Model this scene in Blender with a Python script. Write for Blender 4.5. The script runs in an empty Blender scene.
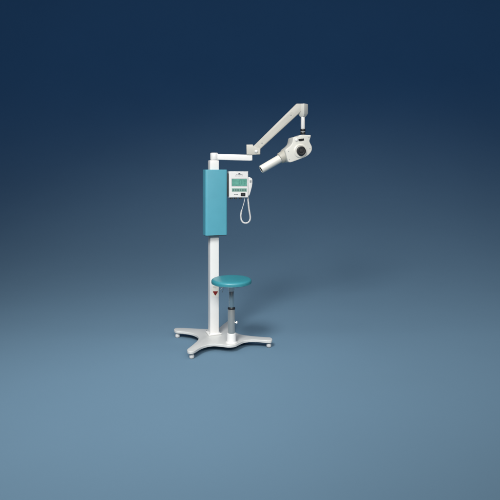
import bpy, bmesh, math, random
from mathutils import Vector, Matrix
random.seed(4)
S = bpy.context.scene
COL = S.collection
PI = math.pi
R = math.radians
F, H = 500.0, 1.46            # focal length in photo pixels, height of the eye above the floor (m)
HZ = 170.0                    # row of the eye level

# ------------------------------------------------------------------ frames
class Frame:
    """vertical plane through (X, Y), turned by yaw: local x runs along it, local -y is its front"""
    def __init__(s, X, Y, yaw=0.0):
        s.m = Matrix.Translation((X, Y, 0)) @ Matrix.Rotation(R(yaw), 4, 'Z')
        s.X, s.Y, s.c, s.s = X, Y, math.cos(R(yaw)), math.sin(R(yaw))
    def off(s, d):
        """measuring plane moved to local y = d"""
        f = Frame.__new__(Frame)
        f.m, f.c, f.s = s.m, s.c, s.s
        f.X, f.Y = s.X - s.s * d, s.Y + s.c * d
        return f
    def xz(s, px, py):
        k = (px - 250) / F
        x = (k * s.Y - s.X) / (s.c - k * s.s)
        return x, H - (py - HZ) * (s.Y + x * s.s) / F

UX, UY, UYAW = -0.312, 4.27, 20.0
U = Frame(UX, UY, UYAW)                       # the unit: column axis
ARM = Frame(UX, UY, 0.0)                      # plane of the two arms
HP = Frame((302.9 - 250) / F * UY, UY, 14.0)  # the tube head under its hanger
SX, SY = -0.150, 4.05                         # axis of the seat post
ST = Frame(SX, SY, 0.0)

# ------------------------------------------------------------------ materials
def mat(name, col, rough=0.5, metal=0.0, coat=0.0, vary=0.05, bump=0.0, bscale=300.0, vscale=6.0, spec=0.5, emit=0.0):
    m = bpy.data.materials.new(name); m.use_nodes = True
    nt = m.node_tree; b = nt.nodes['Principled BSDF']
    b.inputs['Roughness'].default_value = rough
    b.inputs['Metallic'].default_value = metal
    b.inputs['Coat Weight'].default_value = coat
    b.inputs['Coat Roughness'].default_value = 0.15
    b.inputs['Specular IOR Level'].default_value = spec
    tc = nt.nodes.new('ShaderNodeTexCoord')
    n = nt.nodes.new('ShaderNodeTexNoise'); n.inputs['Scale'].default_value = vscale
    n.inputs['Detail'].default_value = 6
    nt.links.new(tc.outputs['Object'], n.inputs['Vector'])
    r = nt.nodes.new('ShaderNodeValToRGB')
    r.color_ramp.elements[0].position = 0.3; r.color_ramp.elements[1].position = 0.7
    r.color_ramp.elements[0].color = tuple(c * (1 - vary) for c in col) + (1,)
    r.color_ramp.elements[1].color = tuple(min(1, c * (1 + vary)) for c in col) + (1,)
    nt.links.new(n.outputs['Fac'], r.inputs['Fac'])
    nt.links.new(r.outputs['Color'], b.inputs['Base Color'])
    if emit:
        nt.links.new(r.outputs['Color'], b.inputs['Emission Color'])
        b.inputs['Emission Strength'].default_value = emit
    mr = nt.nodes.new('ShaderNodeMapRange')
    mr.inputs['To Min'].default_value = max(0.02, rough - 0.06)
    mr.inputs['To Max'].default_value = min(1, rough + 0.06)
    n3 = nt.nodes.new('ShaderNodeTexNoise'); n3.inputs['Scale'].default_value = vscale * 5
    nt.links.new(tc.outputs['Object'], n3.inputs['Vector'])
    nt.links.new(n3.outputs['Fac'], mr.inputs['Value'])
    nt.links.new(mr.outputs['Result'], b.inputs['Roughness'])
    if bump:
        n2 = nt.nodes.new('ShaderNodeTexNoise'); n2.inputs['Scale'].default_value = bscale
        n2.inputs['Detail'].default_value = 3
        nt.links.new(tc.outputs['Object'], n2.inputs['Vector'])
        bp = nt.nodes.new('ShaderNodeBump'); bp.inputs['Strength'].default_value = bump
        bp.inputs['Distance'].default_value = 0.002
        nt.links.new(n2.outputs['Fac'], bp.inputs['Height'])
        nt.links.new(bp.outputs['Normal'], b.inputs['Normal'])
    return m

M = dict(
    white=mat('white_enamel', (0.74, 0.74, 0.73), 0.38, coat=0.25, vary=0.02, bump=0.12, bscale=420),
    shaded=mat('shaded_enamel', (0.50, 0.49, 0.44), 0.42, coat=0.15, vary=0.03, bump=0.12, bscale=420),  # off-white enamel; weaker light on elbow and upper arm put into the colour
    ivory=mat('ivory_plastic', (0.67, 0.665, 0.615), 0.42, coat=0.15, vary=0.03, bump=0.10, bscale=380),
    base=mat('grey_white_enamel', (0.56, 0.57, 0.56), 0.36, coat=0.3, vary=0.04, bump=0.15, bscale=350),
    collar=mat('shaded_beige_collar', (0.42, 0.41, 0.36), 0.45, vary=0.04),  # shade of the left-facing collar is put into this darker beige
    foot=mat('grey_plastic_foot', (0.56, 0.57, 0.57), 0.45, vary=0.06, vscale=30),
    teal=mat('teal_painted_cover', (0.075, 0.31, 0.40), 0.45, coat=0.15, vary=0.04, bump=0.12, bscale=420),
    vinyl=mat('teal_vinyl', (0.034, 0.235, 0.285), 0.40, vary=0.06, bump=0.35, bscale=260, coat=0.1),
    chrome=mat('brushed_steel', (0.66, 0.68, 0.66), 0.26, metal=1.0, vary=0.05),
    steel=mat('grey_sleeve', (0.50, 0.52, 0.51), 0.30, metal=0.7, vary=0.05),
    black=mat('black_plastic', (0.012, 0.013, 0.016), 0.38, vary=0.1),
    dark=mat('dark_rubber', (0.03, 0.035, 0.04), 0.6, vary=0.1),
    hole=mat('dark_bore', (0.006, 0.006, 0.008), 0.8, vary=0.1),
    screen=mat('green_display', (0.13, 0.36, 0.29), 0.22, vary=0.16, vscale=45),
    digit=mat('display_segments', (0.10, 0.31, 0.255), 0.3, vary=0.1),
    keys=mat('grey_green_keypad', (0.20, 0.36, 0.30), 0.45, vary=0.08, vscale=40),
    keycap=mat('dark_key', (0.09, 0.19, 0.17), 0.5, vary=0.1),
    grey=mat('grey_plastic', (0.30, 0.31, 0.32), 0.45, vary=0.05),
    print_=mat('dark_print', (0.06, 0.07, 0.09), 0.6, vary=0.1),
    red=mat('dark_red_print', (0.22, 0.012, 0.010), 0.5, vary=0.25, vscale=90),
    sticker=mat('yellowish_sticker', (0.80, 0.78, 0.70), 0.5, vary=0.05, vscale=60),
)

# ------------------------------------------------------------------ shape helpers (each returns a bmesh in world space)
def bevel(bm, r, seg=3, edges=None):
    if r <= 0: return bm
    bmesh.ops.remove_doubles(bm, verts=bm.verts, dist=1e-6)
    es = edges if edges is not None else [e for e in bm.edges if len(e.link_faces) == 2 and e.calc_face_angle(0) > 0.6]
    bmesh.ops.bevel(bm, geom=es, offset=r, segments=seg, affect='EDGES', profile=0.5, clamp_overlap=True)
    return bm

def box(fr, c, s, r=0.003, seg=3, yaw=0.0):
    bm = bmesh.new()
    bmesh.ops.create_cube(bm, size=1.0)
    for v in bm.verts: v.co = Vector((v.co.x * s[0], v.co.y * s[1], v.co.z * s[2]))
    bevel(bm, r, seg)
    bm.transform(fr.m @ Matrix.Translation(c) @ Matrix.Rotation(R(yaw), 4, 'Z'))
    return bm

def extr(fr, pts, y0, y1, r=0.003, seg=3):
    """outline in the local xz plane, extruded from y0 to y1"""
    bm = bmesh.new()
    a = sum(pts[i][0] * pts[(i + 1) % len(pts)][1] - pts[(i + 1) % len(pts)][0] * pts[i][1] for i in range(len(pts)))
    if a < 0: pts = pts[::-1]
    f = [bm.verts.new((x, y0, z)) for x, z in pts]
    b = [bm.verts.new((x, y1, z)) for x, z in pts]
    bm.faces.new(f); bm.faces.new(b[::-1])
    n = len(pts)
    rim = []
    for i in range(n):
        bm.faces.new((f[i], b[i], b[(i + 1) % n], f[(i + 1) % n]))
    bm.edges.ensure_lookup_table()
    es = []
    for loop in (f, b):
        for i in range(n):
            es.append(bm.edges.get((loop[i], loop[(i + 1) % n])))
    for i in range(n):
        e = bm.edges.get((f[i], b[i]))
        if e.calc_face_angle(0) > 0.6: es.append(e)
    bmesh.ops.recalc_face_normals(bm, faces=bm.faces)
    bevel(bm, r, seg, es)
    bm.transform(fr.m)
    return bm

def slab(pts, z0, z1, r=0.004, seg=3):
    """outline in the world xy plane, extruded upward"""
    bm = bmesh.new()
    n = len(pts)
    f = [bm.verts.new((x, y, z0)) for x, y in pts]
    b = [bm.verts.new((x, y, z1)) for x, y in pts]
    bm.faces.new(f); bm.faces.new(b)
    for i in range(n): bm.faces.new((f[i], f[(i + 1) % n], b[(i + 1) % n], b[i]))
    bmesh.ops.recalc_face_normals(bm, faces=bm.faces)
    es = [bm.edges.get((b[i], b[(i + 1) % n])) for i in range(n)]
    bevel(bm, r, seg, es)
    return bm

def lathe(mtx, prof, n=64):
    """profile (radius, height) turned about the z axis of mtx"""
    bm = bmesh.new(); rings = []
    for r, z in prof:
        if r < 1e-6: rings.append([bm.verts.new((0, 0, z))])
        else: rings.append([bm.verts.new((r * math.cos(2 * PI * i / n), r * math.sin(2 * PI * i / n), z)) for i in range(n)])
    for a, b in zip(rings[:-1], rings[1:]):
        for i in range(n):
            j = (i + 1) % n
            if len(a) == 1 and len(b) == 1: continue
            if len(a) == 1: bm.faces.new((a[0], b[j], b[i]))
            elif len(b) == 1: bm.faces.new((a[i], a[j], b[0]))
            else: bm.faces.new((a[i], a[j], b[j], b[i]))
    bmesh.ops.recalc_face_normals(bm, faces=bm.faces)
    bm.transform(mtx)
    return bm

def cyl(r, z0, z1, b=0.002):
    b = min(b, abs(z1 - z0) / 2.2, r / 2)
    return [(0, z0), (r - b, z0), (r - b * .3, z0 + b * .3), (r, z0 + b), (r, z1 - b), (r - b * .3, z1 - b * .3), (r - b, z1), (0, z1)]

def at(x, y): return Matrix.Translation((x, y, 0))

def axis_m(fr, p, d):
    """matrix whose z axis runs along local direction d from local point p"""
    q = Vector(d).normalized().to_track_quat('Z', 'Y').to_matrix().to_4x4()
    return fr.m @ Matrix.Translation(p) @ q

def tube(pts, rad, n=10):
    bm = bmesh.new(); rings = []
    up = Vector((0.13, 0.97, 0.2)).normalized()
    for i, p in enumerate(pts):
        t = (pts[min(i + 1, len(pts) - 1)] - pts[max(i - 1, 0)]).normalized()
        a = (up - t * up.dot(t)).normalized(); up = a
        b = t.cross(a)
        r = rad(i / (len(pts) - 1)) if callable(rad) else rad
        rings.append([bm.verts.new(p + (a * math.cos(2 * PI * k / n) + b * math.sin(2 * PI * k / n)) * r) for k in range(n)])
    for a, b in zip(rings[:-1], rings[1:]):
        for k in range(n): bm.faces.new((a[k], a[(k + 1) % n], b[(k + 1) % n], b[k]))
    bm.faces.new(rings[0][::-1]); bm.faces.new(rings[-1])
    bmesh.ops.recalc_face_normals(bm, faces=bm.faces)
    return bm

def spline(pts, k=8, closed=False):
    pts = [Vector(p) for p in pts]; n = len(pts); out = []
    g = (lambda i: pts[i % n]) if closed else (lambda i: pts[max(0, min(n - 1, i))])
    for i in range(n if closed else n - 1):
        p0, p1, p2, p3 = g(i - 1), g(i), g(i + 1), g(i + 2)
        for j in range(k):
            t = j / k
            out.append(0.5 * ((2 * p1) + (p2 - p0) * t + (2 * p0 - 5 * p1 + 4 * p2 - p3) * t * t + (3 * p1 - p0 - 3 * p2 + p3) * t ** 3))
    if not closed: out.append(pts[-1])
    return out

def join(*bms):
    a = bms[0]
    for b in bms[1:]:
        me = bpy.data.meshes.new('tmp'); b.to_mesh(me); a.from_mesh(me); bpy.data.meshes.remove(me)
    return a

def obj(name, bm, material, parent=None, root=None, smooth=True):
    root = root or UNIT
    if root is not None: bm.transform(root_inv[root.name])
    me = bpy.data.meshes.new(name); bm.to_mesh(me); bm.free()
    me.materials.append(M[material] if isinstance(material, str) else material)
    if smooth:
        for p in me.polygons: p.use_smooth = True
        me.set_sharp_from_angle(angle=R(32))
    o = bpy.data.objects.new(name, me); COL.objects.link(o)
    o.parent = parent or root
    return o

root_inv = {}
def thing(name, label, cat, loc, yaw=0.0):
    o = bpy.data.objects.new(name, None); COL.objects.link(o)
    o.empty_display_size = 0.1
    o.location = loc; o.rotation_euler = (0, 0, R(yaw))
    o['label'] = label; o['category'] = cat
    root_inv[name] = (Matrix.Translation(loc) @ Matrix.Rotation(R(yaw), 4, 'Z')).inverted()
    return o

UNIT = thing('dental_xray_unit', 'white and teal mobile dental x-ray machine with jointed arm and round seat',
             'x-ray machine', (UX, UY, 0), UYAW)

# ------------------------------------------------------------------ base plate
ZT = 0.064
def G(px, py, z=ZT):
    Y = F * (H - z) / (py - HZ); return ((px - 250) / F * Y, Y)
out = [(173.9, 329.2), (176.0, 327.9), (182.0, 327.8), (192.0, 328.2), (201.0, 328.7), (208.0, 328.9), (214.0, 328.6), (219.2, 327.4),
       (222.2, 325.0), (225.6, 322.4), (228.3, 320.9), (231.5, 320.6), (233.8, 321.5), (233.0, 324.3), (232.6, 327.5), (233.6, 330.8), (238.0, 333.4),
       (245.0, 335.1), (256.0, 336.3), (266.0, 337.0), (270.3, 337.3), (272.3, 338.8), (271.0, 340.4), (266.0, 340.5), (257.0, 339.8), (250.0, 339.8), (243.8, 340.7),
       (239.2, 342.7), (235.0, 344.6), (228.5, 345.2), (221.0, 344.4), (214.0, 343.9), (208.0, 344.6), (202.0, 346.4), (197.5, 348.9),
       (194.2, 350.9), (190.6, 351.6), (187.8, 350.9), (187.2, 349.2), (189.6, 347.1), (194.0, 343.6), (197.2, 340.6), (198.6, 337.9), (196.6, 335.0),
       (191.0, 332.9), (183.0, 331.6), (176.4, 331.0)]
ol = spline([(*G(*p), 0) for p in out], 5, True)
base = obj('base_plate', slab([(p.x, p.y) for p in ol], ZT - 0.019, ZT, 0.005, 4), 'base')
foot_px = [(177.6, 333.9), (191.8, 354.3), (268.8, 343.4), (230.8, 324.0)]
for px, py in foot_px:
    x, y = G(px, py, 0.03)
    ft = obj('foot', lathe(at(x, y), [(0, 0.001), (0.014, 0.001), (0.0185, 0.004), (0.0200, 0.010), (0.0195, 0.022), (0.016, 0.029), (0.011, 0.031), (0.011, 0.0455), (0, 0.0455)], 32), 'foot', base)
    obj('foot_pad', lathe(at(x, y), [(0, 0.0), (0.015, 0.0), (0.016, 0.003), (0, 0.003)], 32), 'dark', ft)

# ------------------------------------------------------------------ column, cover, neck
CT = 1.452
col = obj('column', box(U, (0, 0, (ZT + CT) / 2), (0.077, 0.077, CT - ZT - 0.002), 0.006, 4), 'white')
obj('column_flange', box(U, (0, 0, ZT + 0.007), (0.116, 0.112, 0.014), 0.005, 3), 'white', base)
for sx in (-1, 1):
    for sy in (-1, 1):
        obj('bolt', lathe(U.m @ Matrix.Translation((sx * 0.048, sy * 0.047, 0)), cyl(0.0045, ZT + 0.0135, ZT + 0.0175, 0.001), 6), 'chrome', base)
# safety mark stuck on the column
fc = U.off(-0.0385)
def on(fr, pts): return [fr.xz(*p) for p in pts]
lb = obj('warning_sticker', extr(U, on(fc, [(211.9, 284.6), (218.7, 284.6), (218.7, 296.6), (211.9, 296.6)]), -0.0392, -0.0384, 0), 'sticker', col)
obj('red_triangle', extr(U, on(fc, [(212.9, 291.2), (217.7, 291.2), (217.7, 291.9), (215.7, 295.3), (214.9, 295.3), (212.9, 291.9)]), -0.0400, -0.0390, 0), 'red', lb)
for yq, xa, xb in ((286.6, 213.2, 217.4), (287.6, 213.2, 216.2)):
    obj('text_line', extr(U, on(fc, [(xa, yq), (xb, yq), (xb, yq + 0.35), (xa, yq + 0.35)]), -0.0398, -0.0390, 0), 'grey', lb)
# wire hook on the right side of the column
hk = [(219.0, 291.0), (220.6, 289.6), (222.6, 287.6), (223.2, 288.0), (223.0, 290.4), (222.2, 292.4)]
hp = [U.m @ Vector((U.xz(a, b)[0], 0, U.xz(a, b)[1])) for a, b in hk]
obj('cable_hook', tube(spline(hp, 6), 0.0026, 8), 'chrome', col)

# teal cover
cw, cd = 0.192, 0.100
zc0, zc1 = 0.914, 1.463
def rrect(w, d, r, cx=0, cy=0, k=8):
    p = []
    for qx, qy, a0 in ((1, 1, 0), (-1, 1, 90), (-1, -1, 180), (1, -1, 270)):
        for j in range(k + 1):
            a = R(a0 + 90 * j / k)
            p.append((cx + qx * (w / 2 - r) + r * math.cos(a), cy + qy * (d / 2 - r) + r * math.sin(a)))
    return p
bmc = slab(rrect(cw, cd, 0.018, 0.002, -0.042), zc0, zc1, 0.006, 4); bmc.transform(U.m)
cover = obj('column_cover', bmc, 'teal')
bms = slab(rrect(cw - 0.012, cd - 0.012, 0.014, 0.002, -0.042), zc0 - 0.006, zc0 + 0.004, 0.0, 1); bms.transform(U.m)
obj('bottom_trim', bms, 'dark', cover)
for zz in (zc0 + 0.05, zc1 - 0.05):
    for sx in (1,):
        obj('screw', lathe(axis_m(U, (0.0975, -0.042, zz), (1, 0, 0)), [(0, -0.002), (0.005, -0.002), (0.005, 0.0006), (0.0035, 0.0016), (0, 0.0018)], 20), 'teal', cover)

neck = obj('neck', box(U, (0, 0, (zc1 - 0.011 + 1.542) / 2), (0.078, 0.074, 1.542 - zc1 + 0.011), 0.006, 4), 'white')
x0, _ = ARM.xz(214.2, 156)
obj('neck_washer', lathe(ARM.m @ Matrix.Translation((x0, 0, 0)), cyl(0.029, 1.541, 1.5455, 0.001)), 'grey', neck)

# ------------------------------------------------------------------ lower arm, elbow, upper arm, hanger
lower = obj('lower_arm', extr(ARM, on(ARM, [(217.5, 154.0), (252.4, 154.9), (252.4, 160.6), (249.5, 160.9), (217.5, 159.9)]), -0.026, 0.026, 0.006, 4), 'white')
obj('swivel_hub', lathe(ARM.m @ Matrix.Translation((x0, 0, 0)), cyl(0.034, 1.545, 1.607, 0.007)), 'white', lower)
xe, _ = ARM.xz(249.6, 156)
obj('hub_washer', lathe(ARM.m @ Matrix.Translation((xe, 0, 0)), cyl(0.024, 1.585, 1.5925, 0.001)), 'grey', lower)
elbow = obj('elbow_joint', extr(ARM, on(ARM, [(246.4, 144.8), (252.6, 144.6), (253.6, 146.4), (260.3, 149.0), (260.2, 154.6), (253.0, 155.0), (246.6, 155.0)]), -0.036, 0.036, 0.005, 3), 'shaded')
bx, bz = ARM.xz(256.1, 151.6)
obj('pivot_bolt', lathe(axis_m(ARM, (bx, -0.035, bz), (0, -1, 0)), [(0, 0), (0.013, 0), (0.013, 0.006), (0.011, 0.009), (0.006, 0.0115), (0, 0.012)], 32), 'white', elbow)
upper = obj('upper_arm', extr(ARM, on(ARM, [(250.4, 149.2), (295.6, 104.6), (296.6, 104.0), (303.6, 104.0), (303.6, 109.2), (297.8, 114.6), (256.6, 152.6), (252.0, 152.6)]), -0.028, 0.028, 0.006, 4), 'shaded')
# recessed side panel line of the upper arm
d = Vector((44.0, -42.5)).normalized()
def along(t, w): 
    c0 = Vector((257.6, 147.5)); n = Vector((-d.y, d.x))
    p = c0 + d * t + n * w; return (p.x, p.y)
pl = extr(ARM, on(ARM, [along(2, -2.3), along(49, -2.3), along(49, 2.3), along(2, 2.3)]), -0.0290, -0.0278, 0.0005, 1)
obj('side_panel', pl, 'shaded', upper)
for t in (6, 46):
    sx_, sz_ = ARM.xz(*along(t, 0))
    obj('screw', lathe(axis_m(ARM, (sx_, -0.0288, sz_), (0, -1, 0)), [(0, 0), (0.0055, 0), (0.0055, 0.001), (0.004, 0.0022), (0, 0.0024)], 20), 'grey', upper)

xh = HP.X - UX
ZW1, ZW0 = H + 65.9 * UY / F, H + 56.5 * UY / F
wm = ARM.m @ Matrix.Translation((xh, 0, 0)) @ Matrix.Rotation(R(-38), 4, 'Z')
bm = bmesh.new()
w = 0.0325
lv = []
for z, ww in ((ZW1, w), (ZW0, w), (H + 53.4 * UY / F, 0.0195), (H + 53.0 * UY / F, 0.018)):
    lv.append([bm.verts.new((sx * ww, sy * ww, z)) for sx, sy in ((-1, -1), (1, -1), (1, 1), (-1, 1))])
bm.faces.new(lv[0]); bm.faces.new(lv[-1][::-1])
for a, b in zip(lv[:-1], lv[1:]):
    for i in range(4): bm.faces.new((a[i], b[i], b[(i + 1) % 4], a[(i + 1) % 4]))
bmesh.ops.recalc_face_normals(bm, faces=bm.faces)
bevel(bm, 0.004, 3); bm.transform(wm)
wrist = obj('wrist_joint', bm, 'ivory')
hx = ARM.m @ Matrix.Translation((xh, 0, 0))
ZR = H + 40.6 * UY / F
obj('hanger_rod', lathe(hx, cyl(0.0180, ZR - 0.01, ZW0 - 0.01, 0.002)), 'white', wrist)
zb0, zb1 = H + 35.6 * UY / F, H + 41.0 * UY / F
cl = lathe(hx, cyl(0.0215, zb0 + 0.026, zb1, 0.002))
cl = join(cl, lathe(hx, cyl(0.0215, zb0, zb0 + 0.018, 0.002)))
obj('swivel_collar', cl, 'black', wrist)
obj('collar_ring', lathe(hx, cyl(0.0195, zb0 + 0.017, zb0 + 0.027, 0.001)), 'grey', wrist)

# ------------------------------------------------------------------ tube head
T2 = 0.070
hf = HP.off(-T2)
hp_ = [(300.2, 135.2), (303.0, 134.7), (307.0, 134.9), (310.3, 135.0), (310.9, 136.2), (310.2, 138.6), (309.6, 141.2), (310.6, 143.8),
       (311.9, 146.6), (311.8, 150.4), (309.6, 154.0), (305.6, 156.9), (300.4, 159.0), (295.0, 161.0), (290.9, 162.3), (288.6, 161.8),
       (287.2, 158.4), (286.0, 154.2), (285.4, 150.6), (286.8, 148.8), (290.0, 146.2), (292.2, 143.4), (293.0, 140.0), (293.8, 137.4), (296.4, 136.6), (298.6, 136.4)]
pp = [p for p in spline([(*hf.xz(*q), 0) for q in hp_], 4, True)]
head = obj('tube_head', extr(HP, [(p.x, p.y) for p in pp], -T2, T2, 0.009, 4), 'ivory')
kx, kz = hf.xz(300.6, 151.0)
fl = [(0, -0.004), (0.058, -0.004), (0.058, 0.004), (0.054, 0.007), (0.048, 0.008), (0.046, 0.006), (0, 0.006)]
boss = obj('knob_flange', lathe(axis_m(HP, (kx - .002, -T2, kz), (0, -1, 0)), fl), 'ivory', head)
kn = [(0, 0.0), (0.036, 0.0), (0.0385, 0.002), (0.039, 0.016), (0.0365, 0.020), (0.031, 0.021), (0.029, 0.018), (0.018, 0.0175), (0.016, 0.020), (0.006, 0.0205), (0, 0.0205)]
obj('pivot_knob', lathe(axis_m(HP, (kx, -T2 - 0.006, kz), (0, -1, 0)), kn), 'black', head)
mk = None
for a in range(0, 360, 60):
    q = lathe(axis_m(HP, (kx + 0.0235 * math.cos(R(a)), -T2 - 0.0235, kz + 0.0235 * math.sin(R(a))), (0, -1, 0)), cyl(0.0022, 0, 0.0015, 0.0004), 12)
    mk = q if mk is None else join(mk, q)
obj('knob_screws', mk, 'dark', head)
# slot and hinge under the collar
slot = extr(HP, on(hf, [(298.4, 139.0), (304.0, 138.4), (304.2, 140.4), (301.0, 141.3), (298.6, 141.2)]), -T2 - 0.001, -T2 + 0.003, 0.0004, 1)
obj('hinge_slot', slot, 'hole', head)
nx, nz = hf.xz(296.4, 140.0)
obj('side_button', lathe(axis_m(HP, (nx, -T2 + 0.001, nz), (0, -1, 0)), [(0, 0), (0.0125, 0), (0.0125, 0.004), (0.010, 0.007), (0.004, 0.0085), (0, 0.0085)], 32), 'white', head)
# seam round the casing between its two shells, and the screws of the near shell
c2 = Vector((sum(p.x for p in pp) / len(pp), sum(p.y for p in pp) / len(pp)))
obj('casing_seam', extr(HP, [((p.x - c2.x) * 1.004 + c2.x, (p.y - c2.y) * 1.004 + c2.y) for p in pp], -0.0285, -0.0265, 0), 'grey', head)
for qx, qz in ((289.3, 159.6), (288.6, 151.4), (308.9, 137.2), (309.9, 148.6)):
    a_, b_ = hf.xz(qx, qz)
    obj('screw', lathe(axis_m(HP, (a_, -T2 + 0.0005, b_), (0, -1, 0)), [(0, 0), (0.0042, 0), (0.0042, 0.001), (0.003, 0.0018), (0, 0.002)], 16), 'grey', head)
# beam tube along the axis of the head, in its middle plane
p0 = Vector((HP.xz(261.0, 169.6)[0], 0, HP.xz(261.0, 169.6)[1])); p1 = Vector((HP.xz(281.6, 157.6)[0], 0, HP.xz(281.6, 157.6)[1]))
ax = (p1 - p0); L = ax.length; ax.normalize()
collar = obj('cone_collar', lathe(axis_m(HP, p1 - ax * 0.020, ax), [(0, 0), (0.040, 0), (0.0455, 0.003), (0.0475, 0.010), (0.0500, 0.050), (0.052, 0.09), (0, 0.09)]), 'collar', head)
ti = axis_m(HP, p0, ax)
ro, ri = 0.0335, 0.0235
bt = obj('beam_tube', lathe(ti, [(ri, 0.06), (ri, 0.004), (ri + 0.002, 0.0), (ro - 0.003, 0), (ro - 0.001, 0.001), (ro, 0.004), (ro + 0.0015, L), (0.02, L)]), 'ivory', head)
obj('tube_bore', lathe(ti, [(ri - 0.0003, 0.003), (ri - 0.0006, 0.05), (0, 0.05)]), 'hole', bt)

# ------------------------------------------------------------------ control panel on the right of the cover
PF, PB = -0.082, -0.030
pf = U.off(PF)
def R4(a, b, c, e): return [(a, b), (c, b), (c, e), (a, e)]
panel = obj('control_panel', extr(U, on(pf, R4(229.3, 171.4, 248.3, 197.6)), PF, PB, 0.005, 4), 'white')
xl, _ = pf.xz(229.3, 180)
obj('panel_bracket', box(U, ((xl + 0.097) / 2 - .001, (PF + PB) / 2 + 0.004, 1.335), (xl - 0.097 + 0.012, 0.036, 0.19), 0.002, 2), 'dark', panel)
def face(a, b, c, e, t=0.0012, m='screen', nm='screen', par=None, r=0.0004):
    return obj(nm, extr(U, on(pf, R4(a, b, c, e)), PF - t, PF + 0.001, r, 1), m, par or panel)
# thin raised face plate
fp = face(229.9, 172.1, 247.7, 196.9, 0.0010, 'white', 'face_plate')
scb = face(231.5, 178.5, 247.1, 186.3, 0.0016, 'grey', 'screen_bezel')
sc = face(231.8, 178.8, 246.8, 186.0, 0.0022, 'screen', 'screen')
# faint fields and lines on the display (illegible in the photo)
bmx = None
def seg(a, b, c, e):
    global bmx
    q = extr(U, on(pf, R4(a, b, c, e)), PF - 0.0026, PF - 0.0015, 0)
    bmx = q if bmx is None else join(bmx, q)
for a_, b_, c_, e_ in ((238.6, 180.2, 240.0, 184.4), (240.8, 180.2, 242.2, 184.4), (243.4, 180.2, 245.6, 182.0), (243.4, 182.8, 245.6, 184.4)):
    bmx = None; seg(a_, b_, c_, e_)
    obj('display_field', bmx, 'digit', sc)
for k in range(4):
    bmx = None; seg(232.7, 180.2 + k * 1.3, 235.6, 180.5 + k * 1.3)
    obj('display_line', bmx, 'digit', sc)
kp = face(231.8, 188.3, 246.8, 191.7, 0.0018, 'keys', 'keypad')
for k in range(6):
    a = 232.5 + k * 2.38
    face(a, 189.1, a + 1.55, 190.9, 0.0030, 'keycap', 'key', kp, 0.0006)
sw = face(240.7, 192.8, 245.2, 196.1, 0.0050, 'black', 'power_button', None, 0.0012)
face(241.8, 193.8, 244.1, 195.2, 0.0058, 'dark', 'rocker', sw, 0.0006)
# small printed mark and line of lettering at the top, dash beside the button (illegible in the photo)
bmx = None
def prn(pts):
    global bmx
    q = extr(U, on(pf, pts), PF - 0.0015, PF - 0.0008, 0)
    bmx = q if bmx is None else join(bmx, q)
prn([(237.9, 174.5), (238.3, 173.6), (239.0, 173.1), (239.9, 173.2), (240.5, 173.8), (240.7, 174.6)])
prn([(235.6, 175.0), (237.5, 174.0), (237.6, 174.3), (235.9, 175.3)])
prn([(243.0, 175.0), (241.1, 174.0), (241.0, 174.3), (242.7, 175.3)])
obj('logo', bmx, 'print_', fp); bmx = None
for k, wv in enumerate((.5, .35, .5, .45, .3, .5, .4, .5, .35, .45)): prn(R4(235.3 + k * .78, 175.7, 235.3 + k * .78 + wv, 176.25))
obj('lettering', bmx, 'print_', fp); bmx = None
prn(R4(233.9, 194.2, 235.2, 194.7)); prn(R4(235.4, 194.2, 236.0, 194.7)); prn(R4(236.2, 194.2, 237.9, 194.7))
obj('button_lettering', bmx, 'print_', fp)
# connector row below the panel
for a in (232.0, 236.4, 241.0):
    xx, _ = pf.xz(a, 198)
    obj('connector', box(U, (xx, (PF + PB) / 2 - 0.008, 1.2185), (0.020, 0.022, 0.013), 0.002, 2), 'dark', panel)
xr, _ = pf.xz(248.3, 185)
# ------------------------------------------------------------------ hand switch with its coiled cord
hfz = U.off(PF + 0.004)
hpts = [(248.45, 176.9), (250.0, 177.2), (251.8, 178.2), (252.5, 179.4), (252.5, 183.4), (252.0, 187.0), (250.9, 191.0), (249.9, 194.6), (249.2, 195.7), (248.45, 195.7)]
hloc = U.m @ Vector((xr + 0.02, (PF + PB) / 2, 1.25))
HS = thing('exposure_handset', 'small white handset with looped coiled cord beside the control panel', 'handset', tuple(hloc), UYAW)
hand = obj('handset_body', extr(U, [(max(x, xr + 0.0015) if i in (0, 9) else x, z) for i, (x, z) in enumerate(on(hfz, hpts))], PF + 0.004, PF + 0.040, 0.004, 3), 'white', root=HS)
bx_, bz_ = hfz.xz(250.9, 183)
obj('trigger_button', extr(U, on(hfz, R4(249.6, 180.2, 251.4, 182.4)), PF + 0.001, PF + 0.0045, 0.0012, 2), 'grey', hand, root=HS)
yc = (PF + PB) / 2 - 0.002
ctrl = [(249.2, 195.2), (248.9, 198.6), (249.2, 204.0), (249.7, 210.0), (250.5, 215.0), (250.7, 218.4), (249.6, 221.4), (247.0, 223.2), (244.0, 222.9),
        (241.9, 220.2), (241.3, 216.0), (242.1, 211.6), (243.4, 207.4), (244.6, 203.6), (245.4, 200.2), (245.7, 197.3)]
yy = [0, 0, -.004, -.008, -.010, -.012, -.016, -.016, -.014, -.010, -.008, -.006, -.004, -.002, 0, 0]
c3 = [U.m @ Vector((pf.xz(a, b)[0], yc + y, pf.xz(a, b)[1])) for (a, b), y in zip(ctrl, yy)]
cpath = spline(c3, 60)
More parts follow.
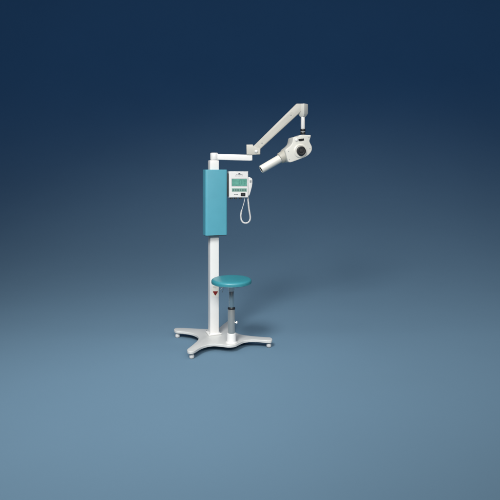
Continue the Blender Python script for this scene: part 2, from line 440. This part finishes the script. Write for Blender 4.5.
# lengths, then a helix round the path; the last stretch is straight
dist = [0]
for a, b in zip(cpath[:-1], cpath[1:]): dist.append(dist[-1] + (b - a).length)
LT = dist[-1]
N = 2600; hel = []; j = 0; up = Vector((0, 1, 0))
for i in range(N):
    s = LT * i / (N - 1)
    while j < len(dist) - 2 and dist[j + 1] < s: j += 1
    t = (s - dist[j]) / max(1e-9, dist[j + 1] - dist[j])
    p = cpath[j].lerp(cpath[j + 1], t)
    k0 = max(0, j - 8); k1 = min(len(cpath) - 1, j + 8)
    tg = (cpath[k1] - cpath[k0]).normalized()
    a = (up - tg * up.dot(tg)).normalized(); b = tg.cross(a)
    u = s / LT
    amp = 0.0052 * min(1, max(0, u / .05)) * min(1, max(0, (0.80 - u) / .04))
    ph = 2 * PI * s / 0.0068
    hel.append(p + (a * math.cos(ph) + b * math.sin(ph)) * amp)
obj('coiled_cord', tube(hel, 0.0026, 6), 'white', root=HS)

# ------------------------------------------------------------------ seat on its post
sm_ = at(SX, SY)
ped = obj('seat_pedestal', lathe(sm_, [(0, ZT - .002), (0.047, ZT - .002), (0.047, ZT + 0.004), (0.041, ZT + 0.008), (0.0365, ZT + 0.016), (0.0355, 0.136), (0.034, 0.1395), (0.029, 0.141), (0, 0.141)]), 'white')
post = obj('seat_post', lathe(sm_, [(0, 0.10), (0.0290, 0.10), (0.0290, 0.330), (0.0280, 0.3335), (0, 0.3335)]), 'steel')
obj('post_ring', lathe(sm_, cyl(0.0305, 0.333, 0.346, 0.003)), 'black', post)
obj('piston', lathe(sm_, cyl(0.0205, 0.345, 0.492, 0.001)), 'chrome', post)
obj('lock_knob', lathe(axis_m(ST, (0.027, -0.004, 0.227), (1, -0.1, 0)), [(0, 0), (0.004, 0), (0.004, 0.008), (0.010, 0.010), (0.012, 0.014), (0.011, 0.020), (0.006, 0.0225), (0, 0.023)], 24), 'white', post)
prof = [(0, 0.5400), (0.08, 0.5400), (0.130, 0.5402), (0.1500, 0.5415), (0.1590, 0.5460), (0.1622, 0.5530), (0.1628, 0.5610), (0.1612, 0.5690), (0.1555, 0.5755), (0.143, 0.5800), (0.115, 0.5835), (0.07, 0.5860), (0.03, 0.5870), (0, 0.5875)]
pr = spline([(a, b, 0) for a, b in prof], 4)
seat = obj('seat', lathe(sm_, [(max(0, p.x), p.y) for p in pr], 96), 'vinyl')
obj('seat_socket', lathe(sm_, [(0, 0.480), (0.0215, 0.480), (0.0235, 0.483), (0.0245, 0.530), (0.045, 0.538), (0.10, 0.540), (0.10, 0.546), (0, 0.546)]), 'white', seat)
# welt seam round the cushion
ws = [Vector((SX + 0.1605 * math.cos(2 * PI * i / 96), SY + 0.1605 * math.sin(2 * PI * i / 96), 0.5485)) for i in range(97)]
obj('welt', tube(ws, 0.0022, 6), 'vinyl', seat)

# ------------------------------------------------------------------ backdrop sweep: floor rising into the wall
W, ZTOP, Y0, YF, LS = 16.0, 15.0, -8.0, 4.7, 14.5
pr = [(Y0 + (YF - Y0) * k / 12, 0.0) for k in range(13)]
y, z, NS = YF, 0.0, 900
for k in range(NS):                     # the paper bends slowly at first, then hangs straight
    t = (k + 0.5) / NS
    th = R(90) * (t * t * (3 - 2 * t)) ** 0.8
    y += math.cos(th) * LS / NS; z += math.sin(th) * LS / NS
    if k % 15 == 14: pr.append((y, z))
yb, zb = y, z
pr += [(yb, zb + (ZTOP - zb) * k / 5) for k in range(1, 6)]
bm = bmesh.new(); rows = []
for y, z in pr: rows.append([bm.verts.new((-W + 2 * W * k / 16, y, z)) for k in range(17)])
for a, b in zip(rows[:-1], rows[1:]):
    for k in range(16): bm.faces.new((a[k], a[k + 1], b[k + 1], b[k]))
M['paper'] = mat('blue_backdrop_paper', (0.124, 0.217, 0.304), 0.85, vary=0.02, vscale=0.7, bump=0.05, bscale=120, spec=0.15)
me = bpy.data.meshes.new('ground'); bm.to_mesh(me); bm.free(); me.materials.append(M['paper'])
for p in me.polygons: p.use_smooth = True
g = bpy.data.objects.new('ground', me); COL.objects.link(g)
g['kind'] = 'structure'; g['label'] = 'seamless blue studio backdrop, pale on the floor and dark navy above'

# ------------------------------------------------------------------ light
wd = bpy.data.worlds.new('World'); S.world = wd; wd.use_nodes = True
bg = wd.node_tree.nodes['Background']
bg.inputs['Color'].default_value = (0.19, 0.25, 0.36, 1); bg.inputs['Strength'].default_value = 0.17

def area(name, loc, tgt, size, power, col=(1, 1, 1), spread=180, sy=None):
    l = bpy.data.lights.new(name, 'AREA'); l.energy = power; l.color = col; l.spread = R(spread)
    l.shape = 'RECTANGLE' if sy else 'DISK'; l.size = size
    if sy: l.size_y = sy
    o = bpy.data.objects.new(name, l); COL.objects.link(o); o.location = loc
    o.rotation_euler = (Vector(tgt) - Vector(loc)).to_track_quat('-Z', 'Y').to_euler()
    return o
area('overhead_strip', (2.2, 3.1, 5.8), (2.2, 3.7, 0), 17.0, 115, (1.0, 0.985, 0.96), 146, 1.2)
area('key_softbox', (-1.35, 0.6, 4.1), (-0.1, 4.4, 0.0), 1.4, 49, (1.0, 0.985, 0.96), 85)
area('front_strip', (1.7, -0.1, 3.1), (1.0, 4.3, 0.4), 9.5, 60, (1.0, 0.975, 0.93), 62, 1.0)
area('blue_wash', (0.0, 8.0, 9.5), (0.0, 11.6, 1.8), 20.0, 140, (0.16, 0.42, 0.84), 130, 0.8)

cam = bpy.data.cameras.new('camera'); co = bpy.data.objects.new('camera', cam); COL.objects.link(co)
co.location = (0, 0, H); co.rotation_euler = (R(90), 0, 0)
cam.sensor_width = 36; cam.lens = 36; cam.shift_y = -0.16; cam.clip_end = 200; cam.clip_start = 0.05
S.camera = co
S.view_settings.view_transform = 'Standard'; S.view_settings.look = 'None'; S.view_settings.exposure = 0
S.render.engine = 'CYCLES'
